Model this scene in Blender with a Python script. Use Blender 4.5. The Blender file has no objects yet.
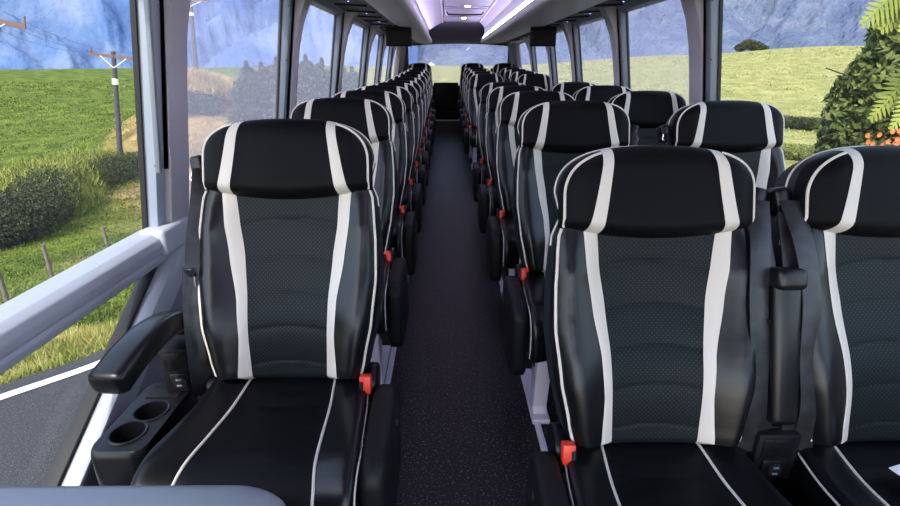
import bpy, bmesh, math, random
from mathutils import Vector, Matrix, noise
random.seed(7)
PI = math.pi
SC = bpy.context.scene
COL = SC.collection
EYE = 1.32

# ------------------------------------------------------------------ materials
def mat(name, col, rough=0.5, metal=0.0, spec=0.5, bump=None, noise_mix=None, emit=None, coat=0.0, sheen=0.0, dots=None):
    m = bpy.data.materials.new(name); m.use_nodes = True
    nt = m.node_tree; N = nt.nodes; L = nt.links
    b = N['Principled BSDF']
    b.inputs['Base Color'].default_value = (*col, 1)
    b.inputs['Roughness'].default_value = rough
    b.inputs['Metallic'].default_value = metal
    b.inputs['Specular IOR Level'].default_value = spec
    b.inputs['Coat Weight'].default_value = coat
    b.inputs['Sheen Weight'].default_value = sheen
    tc = N.new('ShaderNodeTexCoord')
    last = None
    if noise_mix:                              # (scale, colour2, low, high, detail)
        sc, c2, lo, hi, det = noise_mix
        n = N.new('ShaderNodeTexNoise'); n.inputs['Scale'].default_value = sc; n.inputs['Detail'].default_value = det
        L.new(tc.outputs['Object'], n.inputs['Vector'])
        r = N.new('ShaderNodeValToRGB')
        r.color_ramp.elements[0].position = lo; r.color_ramp.elements[0].color = (*col, 1)
        r.color_ramp.elements[1].position = hi; r.color_ramp.elements[1].color = (*c2, 1)
        L.new(n.outputs['Fac'], r.inputs['Fac']); last = r.outputs['Color']
    if dots:                                   # (scale, radius, colour)
        v = N.new('ShaderNodeTexVoronoi'); v.voronoi_dimensions = '2D'
        v.inputs['Scale'].default_value = dots[0]; v.inputs['Randomness'].default_value = 0.0
        mp = N.new('ShaderNodeMapping'); mp.inputs['Rotation'].default_value = (0, 0, PI/4)
        sx = N.new('ShaderNodeSeparateXYZ'); cx = N.new('ShaderNodeCombineXYZ')
        L.new(tc.outputs['Object'], sx.inputs[0]); L.new(sx.outputs['X'], cx.inputs['X']); L.new(sx.outputs['Z'], cx.inputs['Y'])
        L.new(cx.outputs[0], mp.inputs[0]); L.new(mp.outputs[0], v.inputs['Vector'])
        lt = N.new('ShaderNodeMath'); lt.operation = 'LESS_THAN'; lt.inputs[1].default_value = dots[1]
        L.new(v.outputs['Distance'], lt.inputs[0])
        mx = N.new('ShaderNodeMix'); mx.data_type = 'RGBA'
        L.new(lt.outputs[0], mx.inputs['Factor'])
        if last: L.new(last, mx.inputs['A'])
        else: mx.inputs['A'].default_value = (*col, 1)
        mx.inputs['B'].default_value = (*dots[2], 1)
        last = mx.outputs['Result']
    if last: L.new(last, b.inputs['Base Color'])
    if bump:                                   # (scale, strength, distance)
        n2 = N.new('ShaderNodeTexNoise'); n2.inputs['Scale'].default_value = bump[0]; n2.inputs['Detail'].default_value = 6
        L.new(tc.outputs['Object'], n2.inputs['Vector'])
        bp = N.new('ShaderNodeBump'); bp.inputs['Strength'].default_value = bump[1]; bp.inputs['Distance'].default_value = bump[2]
        L.new(n2.outputs['Fac'], bp.inputs['Height']); L.new(bp.outputs['Normal'], b.inputs['Normal'])
    if emit:
        b.inputs['Emission Color'].default_value = (*emit[0], 1); b.inputs['Emission Strength'].default_value = emit[1]
    return m

M = {}
M['leather'] = mat('black_leather', (.004, .0043, .0055), .30, spec=.42, bump=(260, .12, .002))
M['head'] = mat('black_headrest_leather', (.0028, .0028, .0034), .55, spec=.10, bump=(260, .12, .002), dots=(150, .15, (.011, .011, .012)))
M['panel'] = mat('perforated_blue_black_leather', (.0048, .0085, .0105), .5, spec=.18, bump=(220, .15, .002), dots=(130, .16, (.036, .047, .052)))
M['seatpanel'] = mat('black_seat_leather', (.003, .0031, .0042), .5, spec=.16, bump=(220, .2, .002), dots=(190, .13, (.014, .015, .017)))
M['white'] = mat('cream_leather', (.66, .605, .54), .5, bump=(200, .1, .002))
M['pipe'] = mat('cream_piping', (.68, .625, .555), .45)
M['shell'] = mat('slate_seat_shell', (.010, .017, .021), .5, spec=.3, bump=(150, .1, .002))
M['plastic'] = mat('black_plastic', (.006, .006, .008), .32, spec=.35)
M['matteplastic'] = mat('matte_black_plastic', (.007, .007, .0085), .5, spec=.25)
M['red'] = mat('red_buckle_plastic', (.75, .045, .022), .35)
M['strap'] = mat('seatbelt_webbing', (.013, .013, .015), .36, spec=.5, bump=(500, .3, .001), noise_mix=(30, (.03, .03, .034), .4, .7, 2))
M['chrome'] = mat('chrome', (.75, .75, .78), .18, metal=1.0)
M['legpaint'] = mat('lilac_white_paint', (.66, .62, .76), .35)
M['darkmetal'] = mat('dark_metal', (.03, .03, .035), .4, metal=.6)
M['trim'] = mat('blue_grey_trim', (.40, .42, .475), .42, bump=(90, .05, .003))
M['trimdark'] = mat('dark_blue_grey_trim', (.16, .185, .22), .4)
M['trimlight'] = mat('pale_blue_grey_trim', (.30, .34, .41), .42)
M['trimmid'] = mat('mid_blue_grey_trim', (.13, .165, .20), .42)
M['pillar'] = mat('pillar_fabric', (.36, .35, .39), .6, bump=(180, .15, .002))
M['wallfab'] = mat('grey_wall_fabric', (.19, .19, .215), .8, bump=(300, .3, .002))
M['gasket'] = mat('black_rubber', (.004, .004, .004), .6)
M['rack'] = mat('light_grey_rack', (.44, .43, .44), .5, bump=(60, .05, .004))
M['recess'] = mat('dark_service_panel', (.045, .043, .045), .6)
M['ceiling'] = mat('lilac_ceiling_fabric', (.40, .37, .45), .65, bump=(30, .1, .004))
M['bulkhead'] = mat('dark_mauve_fabric', (.11, .09, .14), .85)
M['rear'] = mat('rear_brown_grey_trim', (.10, .085, .085), .7)
M['screen'] = mat('black_monitor', (.003, .003, .004), .5, spec=.15)
M['led'] = mat('led_strip', (.8, .75, .95), .5, emit=((.82, .76, 1.0), 3.5))
M['cove'] = mat('cove_led_strip', (.8, .75, .95), .5, emit=((.80, .74, 1.0), 30.0))
M['lamp'] = mat('warm_lamp', (.9, .8, .7), .5, emit=((1.0, .80, .62), 30.0))
M['blue_led'] = mat('blue_led', (.2, .2, .9), .5, emit=((.25, .3, 1.0), 4.0))
M['nosing'] = mat('pale_nosing', (.55, .52, .5), .5)
M['paper'] = mat('white_paper', (.85, .85, .88), .6)
M['barrier'] = mat('blue_grey_vinyl', (.19, .215, .25), .36, spec=.6, bump=(200, .1, .002))

# carpet: dark, flecked
def carpet():
    m = bpy.data.materials.new('flecked_carpet'); m.use_nodes = True
    nt = m.node_tree; N = nt.nodes; L = nt.links; b = N['Principled BSDF']
    tc = N.new('ShaderNodeTexCoord')
    n = N.new('ShaderNodeTexNoise'); n.inputs['Scale'].default_value = 130; n.inputs['Detail'].default_value = 3
    L.new(tc.outputs['Object'], n.inputs['Vector'])
    r = N.new('ShaderNodeValToRGB'); e = r.color_ramp.elements
    e[0].position = .44; e[0].color = (.002, .0017, .0023, 1); e[1].position = .73; e[1].color = (.24, .21, .235, 1)
    x = e.new(.585); x.color = (.0045, .0036, .005, 1)
    L.new(n.outputs['Fac'], r.inputs['Fac'])
    L.new(r.outputs['Color'], b.inputs['Base Color'])
    b.inputs['Roughness'].default_value = .48
    b.inputs['Specular IOR Level'].default_value = .38; b.inputs['Sheen Weight'].default_value = .05; b.inputs['Sheen Roughness'].default_value = .4; b.inputs['Sheen Tint'].default_value = (.75, .65, .9, 1)
    bp = N.new('ShaderNodeBump'); bp.inputs['Strength'].default_value = .25; bp.inputs['Distance'].default_value = .002
    L.new(n.outputs['Fac'], bp.inputs['Height']); L.new(bp.outputs['Normal'], b.inputs['Normal'])
    return m
M['carpet'] = carpet()

def glass(name, tint, haze, hazecol):
    m = bpy.data.materials.new(name); m.use_nodes = True
    nt = m.node_tree; N = nt.nodes; L = nt.links
    for n in list(N):
        if n.type != 'OUTPUT_MATERIAL': N.remove(n)
    out = [n for n in N if n.type == 'OUTPUT_MATERIAL'][0]
    t = N.new('ShaderNodeBsdfTransparent'); t.inputs[0].default_value = (*tint, 1)
    g = N.new('ShaderNodeBsdfGlossy'); g.inputs['Roughness'].default_value = .02
    d = N.new('ShaderNodeBsdfTranslucent'); d.inputs[0].default_value = (*hazecol, 1)
    m1 = N.new('ShaderNodeMixShader'); m1.inputs[0].default_value = haze
    L.new(t.outputs[0], m1.inputs[1]); L.new(d.outputs[0], m1.inputs[2])
    m2 = N.new('ShaderNodeMixShader'); m2.inputs[0].default_value = .014
    L.new(m1.outputs[0], m2.inputs[1]); L.new(g.outputs[0], m2.inputs[2])
    L.new(m2.outputs[0], out.inputs['Surface'])
    return m
M['glass_clear'] = glass('clear_window_glass', (.97, .98, .98), .004, (.8, .85, .95))
M['glass_haze'] = glass('hazy_tinted_window_glass', (.93, .92, .95), .10, (.80, .80, .95))

# ------------------------------------------------------------------ mesh helper
class MB:
    def __init__(s): s.v = []; s.f = []
    def add(s, vs, fs):
        o = len(s.v); s.v += [tuple(v) for v in vs]; s.f += [tuple(i+o for i in f) for f in fs]; return s
    def box(s, x0, x1, y0, y1, z0, z1, bev=0, seg=2, mtx=None):
        bm = bmesh.new(); bmesh.ops.create_cube(bm, size=1)
        for v in bm.verts:
            v.co = Vector(((x0+x1)/2+v.co.x*(x1-x0), (y0+y1)/2+v.co.y*(y1-y0), (z0+z1)/2+v.co.z*(z1-z0)))
        if bev: bmesh.ops.bevel(bm, geom=bm.edges[:], offset=bev, segments=seg, profile=.5, affect='EDGES')
        return s.bm(bm, mtx)
    def bm(s, bm, mtx=None):
        bm.verts.index_update()
        vs = [(mtx @ v.co) if mtx else v.co.copy() for v in bm.verts]
        s.add(vs, [[v.index for v in f.verts] for f in bm.faces]); bm.free(); return s
    def tube(s, pts, r, n=8, cap=True, rs=None):
        pts = [Vector(p) for p in pts]; k = len(pts); vs = []; up = None
        for i, p in enumerate(pts):
            t = (pts[min(i+1, k-1)]-pts[max(i-1, 0)])
            if t.length < 1e-9: t = Vector((0, 0, 1))
            t.normalize()
            if up is None:
                up = t.orthogonal().normalized()
            up = (up - t*up.dot(t)).normalized(); sd = t.cross(up)
            rr = rs[i] if rs else r
            for j in range(n):
                a = 2*PI*j/n; vs.append(p+up*math.cos(a)*rr+sd*math.sin(a)*rr)
        fs = [(i*n+j, i*n+(j+1) % n, (i+1)*n+(j+1) % n, (i+1)*n+j) for i in range(k-1) for j in range(n)]
        if cap: fs += [tuple(range(n))[::-1], tuple((k-1)*n+j for j in range(n))]
        return s.add(vs, fs)
    def grid(s, fn, nu, nv):
        vs = [fn(i/nu, j/nv) for j in range(nv+1) for i in range(nu+1)]
        w = nu+1
        return s.add(vs, [(j*w+i, j*w+i+1, (j+1)*w+i+1, (j+1)*w+i) for j in range(nv) for i in range(nu)])
    def prism(s, poly, fn, a, b):               # closed polygon, fn((p,q),t) -> point
        n = len(poly)
        vs = [fn(p, a) for p in poly]+[fn(p, b) for p in poly]
        fs = [(i, (i+1) % n, n+(i+1) % n, n+i) for i in range(n)]+[tuple(range(n))[::-1], tuple(range(n, 2*n))]
        return s.add(vs, fs)
    def build(s, name, m, parent=None, smooth=True, flip=False, angle=40, bevel=0):
        me = bpy.data.meshes.new(name); me.from_pydata(s.v, [], s.f)
        bm = bmesh.new(); bm.from_mesh(me)
        bmesh.ops.remove_doubles(bm, verts=bm.verts, dist=1e-5)
        bmesh.ops.recalc_face_normals(bm, faces=bm.faces)
        if bevel:
            es = [e for e in bm.edges if len(e.link_faces) == 2 and e.calc_face_angle(0) > .5]
            bmesh.ops.bevel(bm, geom=es, offset=bevel, segments=2, profile=.5, affect='EDGES', clamp_overlap=True)
        bm.to_mesh(me); bm.free()
        me.materials.append(m)
        if smooth:
            me.shade_smooth()
            try: me.set_sharp_from_angle(angle=math.radians(angle))
            except Exception: pass
        o = bpy.data.objects.new(name, me); COL.objects.link(o)
        if parent: o.parent = parent
        return o

def tag(o, label=None, cat=None, group=None, kind=None):
    if label: o['label'] = label
    if cat: o['category'] = cat
    if group: o['group'] = group
    if kind: o['kind'] = kind
    return o
def empty(name, loc=(0, 0, 0), label=None, cat=None, group=None, rz=0):
    o = bpy.data.objects.new(name, None); COL.objects.link(o); o.location = loc; o.rotation_euler = (0, 0, rz)
    o.empty_display_size = .1
    return tag(o, label, cat, group)
def struct(o): o['kind'] = 'structure'; return o
def kids(o): return [c for c in bpy.data.objects if c.parent == o]
def copy_tree(o, parent=None):
    c = o.copy(); COL.objects.link(c); c.parent = parent
    for ch in kids(o): copy_tree(ch, c)
    return c
def lerp(a, b, t): return a+(b-a)*t
def interp(tab, x):
    if x <= tab[0][0]: return tab[0][1]
    for (a, p), (b, q) in zip(tab, tab[1:]):
        if x <= b:
            t = (x-a)/(b-a); t = t*t*(3-2*t)*.35+t*.65
            return p+(q-p)*t
    return tab[-1][1]
def catmull(pts, n=8):
    pts = [Vector(p) for p in pts]; out = []
    P = [pts[0]*2-pts[1]]+pts+[pts[-1]*2-pts[-2]]
    for i in range(1, len(P)-2):
        for k in range(n):
            t = k/n; a, b, c, d = P[i-1], P[i], P[i+1], P[i+2]
            out.append(.5*((2*b)+(c-a)*t+(2*a-5*b+4*c-d)*t*t+(3*b-a-3*c+d)*t**3))
    out.append(pts[-1]); return out

# ------------------------------------------------------------------ the seat
JZ = .50                # height of the crease between seat and back
VT = .715
HW = .229
X2 = [(0, .200), (.06, .216), (.16, .238), (.28, .250), (.38, .247), (.46, .240), (.50, .236), (.53, .224), (.56, .21)]
XI = [(0, .102), (.12, .106), (.22, .109), (.34, .120), (.44, .134), (.54, .142)]
XO = [(0, .134), (.12, .128), (.22, .134), (.34, .155), (.44, .169), (.54, .176)]
def hv_top(x):
    a = min(1, abs(x)/HW); return .590+.123*(max(0, 1-a**2.7))**(1/2.7)+.004
def hv_bot(x): return .497+.026*(abs(x)/HW)**2

def make_seat(alpha_deg, arm_side, belt_side, has_arm=True, drop=0.0, label='', cat='seat', near=False, belt_style=0):
    """arm_side / belt_side: +1 or -1 in x; the sitter faces -y."""
    A = math.radians(alpha_deg); sa, ca = math.sin(A), math.cos(A)
    Jz = JZ-drop
    def P(x, v, w): return Vector((x, v*sa-w*ca, Jz+v*ca+w*sa))
    root = empty('coach_seat', (0, 0, 0), label, cat)
    def spine(v): return .018*math.exp(-((v-.15)/.11)**2)-.012*math.exp(-((v-.40)/.12)**2)+.020
    def body_w(x, v):
        xi, xo, x2 = interp(XI, v), interp(XO, v), interp(X2, v)
        a = abs(x); w = spine(v)+.008*(a/xi)**2 if a < xi else spine(v)+.008
        if a > xi:
            k = min(1, (a-xi)/(x2-xi))
            w += .040*(1-.75*max(0, min(1, (v-.42)/.10)))*math.sin(min(1, k/.72)*PI/2)**1.3
            if k > .62: w -= (w+.004)*(1-math.sqrt(max(0, 1-((k-.62)/.38)**2)))
        e = min(1, v/.02); return w*(.35+.65*math.sqrt(1-(1-e)**2))
    def ribs(x, v):
        arch = .018*(1-(x/.12)**2)
        ph = (v-.035-arch)/.098
        if ph < 0 or v > .52: return 0
        fr = ph-math.floor(ph)
        return .0062*(abs(math.sin(PI*fr))**.28)-.0052
    # front faces of the backrest
    mb = MB().grid(lambda s, t: P(lerp(-1, 1, s)*interp(XI, t*.54), t*.54, body_w(lerp(-1, 1, s)*interp(XI, t*.54)*.999, t*.54)+ribs(lerp(-1, 1, s)*interp(XI, t*.54), t*.54)), 16, 130)
    mb.build('backrest_panel', M['panel'], root)
    for sg in (-1, 1):
        def st(s, t):
            v = t*.545; x = lerp(interp(XI, v), interp(XO, v), s)
            return P(sg*x, v, body_w(x, v)+.003*math.sin(PI*s)**.5+.001)
        MB().grid(st, 6, 44).build('accent_stripe', M['white'], root)
        def bo(s, t):
            v = t*.56; xo, x2 = interp(XO, v), interp(X2, v); s2 = math.sin(s*PI/2); x = lerp(xo, x2, s2)
            wr = .0014*noise.noise(Vector((x*22, v*60, sg*3.)))*math.sin(PI*s)
            return P(sg*x, v, body_w(x, v)+wr)
        MB().grid(bo, 14, 44).build('side_bolster', M['leather'], root)
        # piping down the outer edge
        pts = [P(sg*lerp(interp(XO, v), interp(X2, v), .90), v, body_w(lerp(interp(XO, v), interp(X2, v), .90), v)+.0012) for v in [i*.52/30 for i in range(31)]]
        MB().tube(pts, .0040, 8).build('piping', M['pipe'], root)
    # headrest cushion
    def hw(x, t):
        a = min(1, abs(x)/HW)
        e = min(t, 1-t)*2
        rx = math.sqrt(max(0, 1-max(0, (a-.55)/.45)**2.2)); rt = max(0, 1-(1-min(1, e*(1.9 if t > .5 else 3.4)))**2)**.5
        return .006+.064*rx*rt+.010*max(0, min(1, (a-.5)/.3))*rt*rx
    def hx(s, t, a, b): return lerp(a(t), b(t), s)
    hi = lambda t: lerp(.142, .112, t**.8); ho = lambda t: lerp(.176, .136, t**.8)
    def hp(x, t, add=0):
        v = lerp(hv_bot(x), hv_top(x), t)
        return P(x, v, hw(x, t)+add)
    tt = lambda t: .5-.5*math.cos(PI*t)
    MB().grid(lambda s, t: hp(lerp(-1, 1, s)*hi(tt(t)), tt(t)), 16, 24).build('headrest', M['head'], root)
    for sg in (-1, 1):
        MB().grid(lambda s, t: hp(sg*lerp(hi(tt(t)), ho(tt(t)), s), tt(t), .0016), 4, 24).build('headrest_stripe', M['white'], root)
        MB().grid(lambda s, t: hp(sg*lerp(ho(tt(t)), HW, math.sin(s*PI/2)), tt(t)), 14, 24).build('headrest_wing', M['head'], root)
        # piping round the shoulder of the wing
        pts = []
        for i in range(34):
            th = i/33*PI/2
            x = .962*HW*max(0, math.cos(th))**(2/2.7)
            if x < .134: break
            v = .590+.118*math.sin(th)**(2/2.7); vb, vt = hv_bot(x), hv_top(x)
            t_ = (v-vb)/(vt-vb); pts.append(hp(sg*x, min(.985, t_), .0012))
        x = .962*HW; pts = [hp(sg*x, .03, .0012), hp(sg*x, .2, .0012), hp(sg*x, .5, .0012)]+[p for p in pts[1:]]
        MB().tube(pts, .0036, 8).build('headrest_piping', M['pipe'], root)
    # shell behind
    out = []
    for i in range(24): v = i/23*.55; out.append((interp(X2, v), v))
    for i in range(1, 22):
        th = i/21*PI/2; out.append((HW*math.cos(th)**(2/2.7), .590+.126*math.sin(th)**(2/2.7)))
    full = out+[(-x, v) for x, v in reversed(out[:-1])]
    prof = [(.004, 1.0), (-.03, 1.012), (-.075, .99), (-.092, .95), (-.097, .6)]
    vs = []
    cx, cv = 0, .36
    for w, k in prof:
        for x, v in full: vs.append(P(x*k, cv+(v-cv)*(k if v > .4 else 1), w))
    n = len(full); fs = []
    for r in range(len(prof)-1):
        for i in range(n): j = (i+1) % n; fs.append((r*n+i, r*n+j, (r+1)*n+j, (r+1)*n+i))
    fs += [tuple(range(n))[::-1], tuple((len(prof)-1)*n+i for i in range(n))]
    MB().add(vs, fs).build('back_shell', M['shell'], root, angle=50)
    pts = [P(x*1.008, cv+(v-cv)*(1.01 if v > .4 else 1), -.022) for x, v in full if v > .47]
    MB().tube(pts, .0033, 6).build('rim_piping', M['pipe'], root)
    # seat cushion: path front-to-back
    path = catmull([(0, .05, .0), (0, -.02, -.006), (0, -.12, -.014), (0, -.24, -.004), (0, -.33, .002), (0, -.385, -.018), (0, -.412, -.06), (0, -.418, -.12), (0, -.41, -.17)], 6)
    K = len(path)-1
    def cp(t): f = t*K; i = min(K-1, int(f)); return path[i].lerp(path[i+1], f-i)
    def cx_i(t): return lerp(.112, .150, min(1, t*1.6))
    def cx_o(t): return lerp(.205, .236, min(1, t*2.2))
    def cpt(x, t, lift):
        p = cp(t); q = cp(min(1, t+.01)); d = (q-cp(max(0, t-.01))).normalized(); nrm = Vector((0, d.z, -d.y))
        if nrm.z < 0 and t < .5: nrm = -nrm
        return Vector((x, p.y+nrm.y*lift, Jz+p.z+nrm.z*lift))
    def seam(t): return -.004*math.exp(-((t-.24)/.012)**2)
    MB().grid(lambda s, t: cpt(lerp(-1, 1, s)*cx_i(t), t, seam(t)+.004*(1-lerp(-1, 1, s)**2)), 14, 60).build('seat_cushion', M['seatpanel'], root)
    for sg in (-1, 1):
        def cb(s, t):
            a = s*1.25
            if a <= 1:
                x = lerp(cx_i(t), cx_o(t), math.sin(a*PI/2)); l = .020*math.sin(min(1, a*1.3)*PI/2)-.030*(1-math.sqrt(max(0, 1-max(0, (a-.45)/.55)**2)))
                return cpt(sg*x, t, l)
            k = (a-1)/.25
            p = cpt(sg*cx_o(t), t, -.010); p.z = lerp(p.z, min(p.z, Jz-.15), k); return p
        MB().grid(cb, 16, 44).build('cushion_bolster', M['leather'], root)
        MB().tube([cpt(sg*cx_i(i/44), i/44, .0015) for i in range(2, 45)], .0034, 8).build('cushion_piping', M['pipe'], root)
        MB().tube([cpt(sg*(cx_o(i/44)-.001), i/44, -.006) for i in range(4, 45)], .0036, 8).build('cushion_edge_piping', M['pipe'], root)
    # pan and supports
    MB().box(-.215, .215, -.385, .05, Jz-.20, Jz-.10, .02, 3).build('seat_pan', M['matteplastic'], root)
    top = Jz-.19
    for sg in (-1, 1):
        m = MB().prism([(-.33, 0), (-.24, 0), (-.26, .05), (-.22, top), (-.35, top), (-.31, .05)], lambda p, t: Vector((t, p[0], p[1])), sg*.165-.028, sg*.165+.028)
        m.box(sg*.165-.035, sg*.165+.035, -.36, .0, 0, .022, .004)
        m.build('leg', M['legpaint'], root, bevel=.004)
    MB().box(-.20, .20, -.30, -.10, top-.09, top, .01).build('cross_member', M['darkmetal'], root)
    # pivot cover low on the side of the back
    for sg in (-1, 1):
        MB().tube([(sg*.205, .02, Jz-.03), (sg*.235, .02, Jz-.03)], .055, 24).build('pivot_cover', M['plastic'], root, bevel=.006)
    # folding aisle armrest
    if has_arm:
        s = arm_side
        def rr(y0, y1, z0, z1, r, n=8):
            o = []
            for (cy, cz, a0) in ((y1-r, z1-r, 0), (y0+r, z1-r, PI/2), (y0+r, z0+r, PI), (y1-r, z0+r, 1.5*PI)):
                for i in range(n+1): a = a0+PI/2*i/n; o.append((cy+r*math.cos(a), cz+r*math.sin(a)))
            return o
        prof2 = rr(-.36, .0, Jz-.30, Jz+.004, .06)
        cy, cz = -.18, Jz-.15
        layers = [(.236, .93), (.243, .99), (.256, 1.0), (.278, 1.0), (.290, .98), (.295, .91)]
        vs = [Vector((s*x, cy+(p-cy)*k, cz+(q-cz)*k)) for x, k in layers for p, q in prof2]
        n = len(prof2)
        fs = [(r*n+i, r*n+(i+1) % n, (r+1)*n+(i+1) % n, (r+1)*n+i) for r in range(len(layers)-1) for i in range(n)]
        fs += [tuple(range(n))[::-1], tuple((len(layers)-1)*n+i for i in range(n))]
        ar = MB().add(vs, fs).build('armrest', M['matteplastic'], root, angle=60)
        MB().tube([(s*.293, -.07, Jz-.09), (s*.300, -.07, Jz-.09)], .030, 20).build('pivot_cap', M['plastic'], ar)
        # buckle
        bk = MB().box(-.014, .014, -.014, .014, -.035, .028, .005, 2, Matrix.Translation((s*.212, -.045, Jz-.005)) @ Matrix.Rotation(-.25, 4, 'X')).build('buckle_stalk', M['plastic'], root)
        b2 = MB(); mt = Matrix.Translation((s*.212, -.052, Jz+.012)) @ Matrix.Rotation(-.25, 4, 'X')
        b2.box(-.0155, .0155, -.016, .012, -.024, .026, .004, 2, mt)
        b2.build('buckle', M['red'], bk)
        b3 = MB().box(-.0155 if s > 0 else .004, -.004 if s > 0 else .0155, -.0175, -.012, -.012, .012, .002, 1, mt).build('release_slot', M['plastic'], bk)
    # shoulder belt
    s = belt_side
    def ribbon(pts, wdir, w, th=.0016, tw=None):
        pts = catmull(pts, 8); k = len(pts)-1
        vs = []; fs = []
        for i, p in enumerate(pts):
            wd = Vector(wdir).normalized()
            if tw: wd = (Matrix.Rotation(tw*math.sin(i/k*PI*1.0), 3, 'Z') @ wd)
            t = (pts[min(i+1, k)]-pts[max(i-1, 0)]).normalized(); nn = t.cross(wd).normalized()
            wv = wd*(w/2)
            for a, b in ((-1, -1), (0, -1), (1, -1), (1, 1), (0, 1), (-1, 1)):
                fold = .0035*(1-abs(a))
                vs.append(p+wv*a+nn*(b*th+fold))
        for i in range(k):
            for j in range(6): fs.append((i*6+j, i*6+(j+1) % 6, (i+1)*6+(j+1) % 6, (i+1)*6+j))
        fs += [tuple(range(6))[::-1], tuple(k*6+j for j in range(6))]
        return MB().add(vs, fs)
    sb = MB().box(-.020, .020, -.03, .03, -.035, .035, .012, 3, Matrix.Translation(P(s*.252, .585, -.02)) @ Matrix.Rotation(-A, 4, 'X') @ Matrix.Rotation(s*.2, 4, 'Y')).build('belt_guide', M['plastic'], root)
    MB().tube([P(s*.262, .575, .008), P(s*.268, .555, .014), P(s*.258, .54, .014), P(s*.250, .548, .01)], .0035, 6).build('guide_bar', M['chrome'], sb)
    if belt_style == 0:      # hangs close against the bolster
        be = ribbon([P(s*.240, .585, .010), P(s*.240, .50, .026), P(s*.246, .36, .046), P(s*.240, .20, .050), P(s*.232, .08, .044), P(s*.236, -.04, .01)], (s*.75, -.65, 0), .046).build('seatbelt', M['strap'], root)
        be2 = ribbon([P(s*.252, .32, .052), P(s*.250, .20, .060), P(s*.242, .05, .052), P(s*.246, -.04, .02)], (s*.75, -.65, 0), .044).build('lap_belt', M['strap'], root)
    else:                    # two loose straps side by side
        be = ribbon([P(s*.244, .585, .016), P(s*.232, .48, .050), P(s*.222, .36, .064), P(s*.226, .22, .066), P(s*.218, .10, .064), P(s*.214, -.01, .03)], (1, -.15, 0), .050, tw=.35).build('seatbelt', M['strap'], root)
        be2 = ribbon([P(s*.250, .56, .010), P(s*.252, .40, .044), P(s*.258, .24, .050), P(s*.250, .10, .054), P(s*.246, .0, .03)], (1, .25, 0), .048, tw=-.3).build('lap_belt', M['strap'], root)
    tg = MB(); c = P(s*.252, .30, .060)
    tg.box(-.016, .016, -.004, .004, -.012, .012, .003, 1, Matrix.Translation(c))
    tg.build('belt_tongue', M['plastic'], root)
    g = MB(); g.tube([c+Vector((-.009, 0, -.01)), c+Vector((-.009, 0, -.045)), c+Vector((.009, 0, -.045)), c+Vector((.009, 0, -.01))], .003, 6)
    g.build('tongue_plate', M['chrome'], root)
    return root

ORD = ['front', 'second', 'third', 'fourth', 'fifth', 'sixth', 'seventh', 'eighth', 'ninth', 'tenth', 'eleventh', 'twelfth']
def ramp(y): return 0 if y < 5.5 else min(.135, .03*(y-5.5))
PLAT = .335

left0 = make_seat(18, +1, -1)
left0.location = (-.432, 1.20, 0)
tag(left0, 'large black coach seat at the front left, beside the padded armrest and cup holders', 'seat', 'black coach seats')
right0 = make_seat(18, -1, +1, drop=.042, belt_style=1)
right0.location = (.496, .985, 0)
tag(right0, 'largest black coach seat, front row right of the aisle, with cream stripes', 'seat', 'black coach seats')
rightw0 = make_seat(18, +1, -1, has_arm=False, drop=.042, belt_style=1)
rightw0.location = (1.062, .985, 0)
tag(rightw0, 'front black coach seat cut by the right photo edge, with a paper on it', 'seat', 'black coach seats')

protoL = left0; 
Lrow = [2.17, 2.95, 3.72, 4.46, 5.20, 5.95, 6.75, 7.55, 8.35, 9.12]
for i, y in enumerate(Lrow):
    o = copy_tree(left0); o.location = (-.478, y, ramp(y))
    tag(o, f'black striped coach seat, {ORD[i+1]} from the front in the column left of the aisle', 'seat', 'black coach seats')
protoR = make_seat(18, -1, +1)
protoW = make_seat(18, +1, -1, has_arm=False)
Rrow = [1.96, 2.85, 3.70, 4.58, 6.85, 7.65, 8.45, 9.2]
for i, y in enumerate(Rrow):
    o = protoR if i == 0 else copy_tree(protoR); o.location = (.535, y, ramp(y))
    tag(o, f'black striped coach seat, {ORD[i+1]} from the front along the right of the aisle', 'seat', 'black coach seats')
    w = protoW if i == 0 else copy_tree(protoW); w.location = (1.175, y, ramp(y))
    tag(w, f'black striped coach seat, {ORD[i+1]} from the front in the right window column', 'seat', 'black coach seats')
lastL = make_seat(18, +1, -1, drop=.145); lastR = make_seat(18, -1, +1, drop=.145); lastW = make_seat(18, +1, -1, has_arm=False, drop=.145)
for src, x, where in ((lastL, -.52, 'left of the aisle'), (lastR, .52, 'just right of the aisle'), (lastW, 1.15, 'by the right wall')):
    o = src; o.location = (x, 10.25, PLAT)
    tag(o, f'highest and rearmost black coach seat {where}, against the rear window', 'seat', 'black coach seats')

# middle place of the rear row
rm = empty('rear_seat_panel', (.0, 10.35, PLAT), 'plain black low seat back across the end of the aisle under the rear window', 'seat')
MB().box(-.245, .245, .0, .09, .12, .68, .02, 3).build('backrest', M['head'], rm)
MB().box(-.245, .245, -.32, .0, 0, .14, .02, 3).build('seat_cushion', M['head'], rm)

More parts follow.
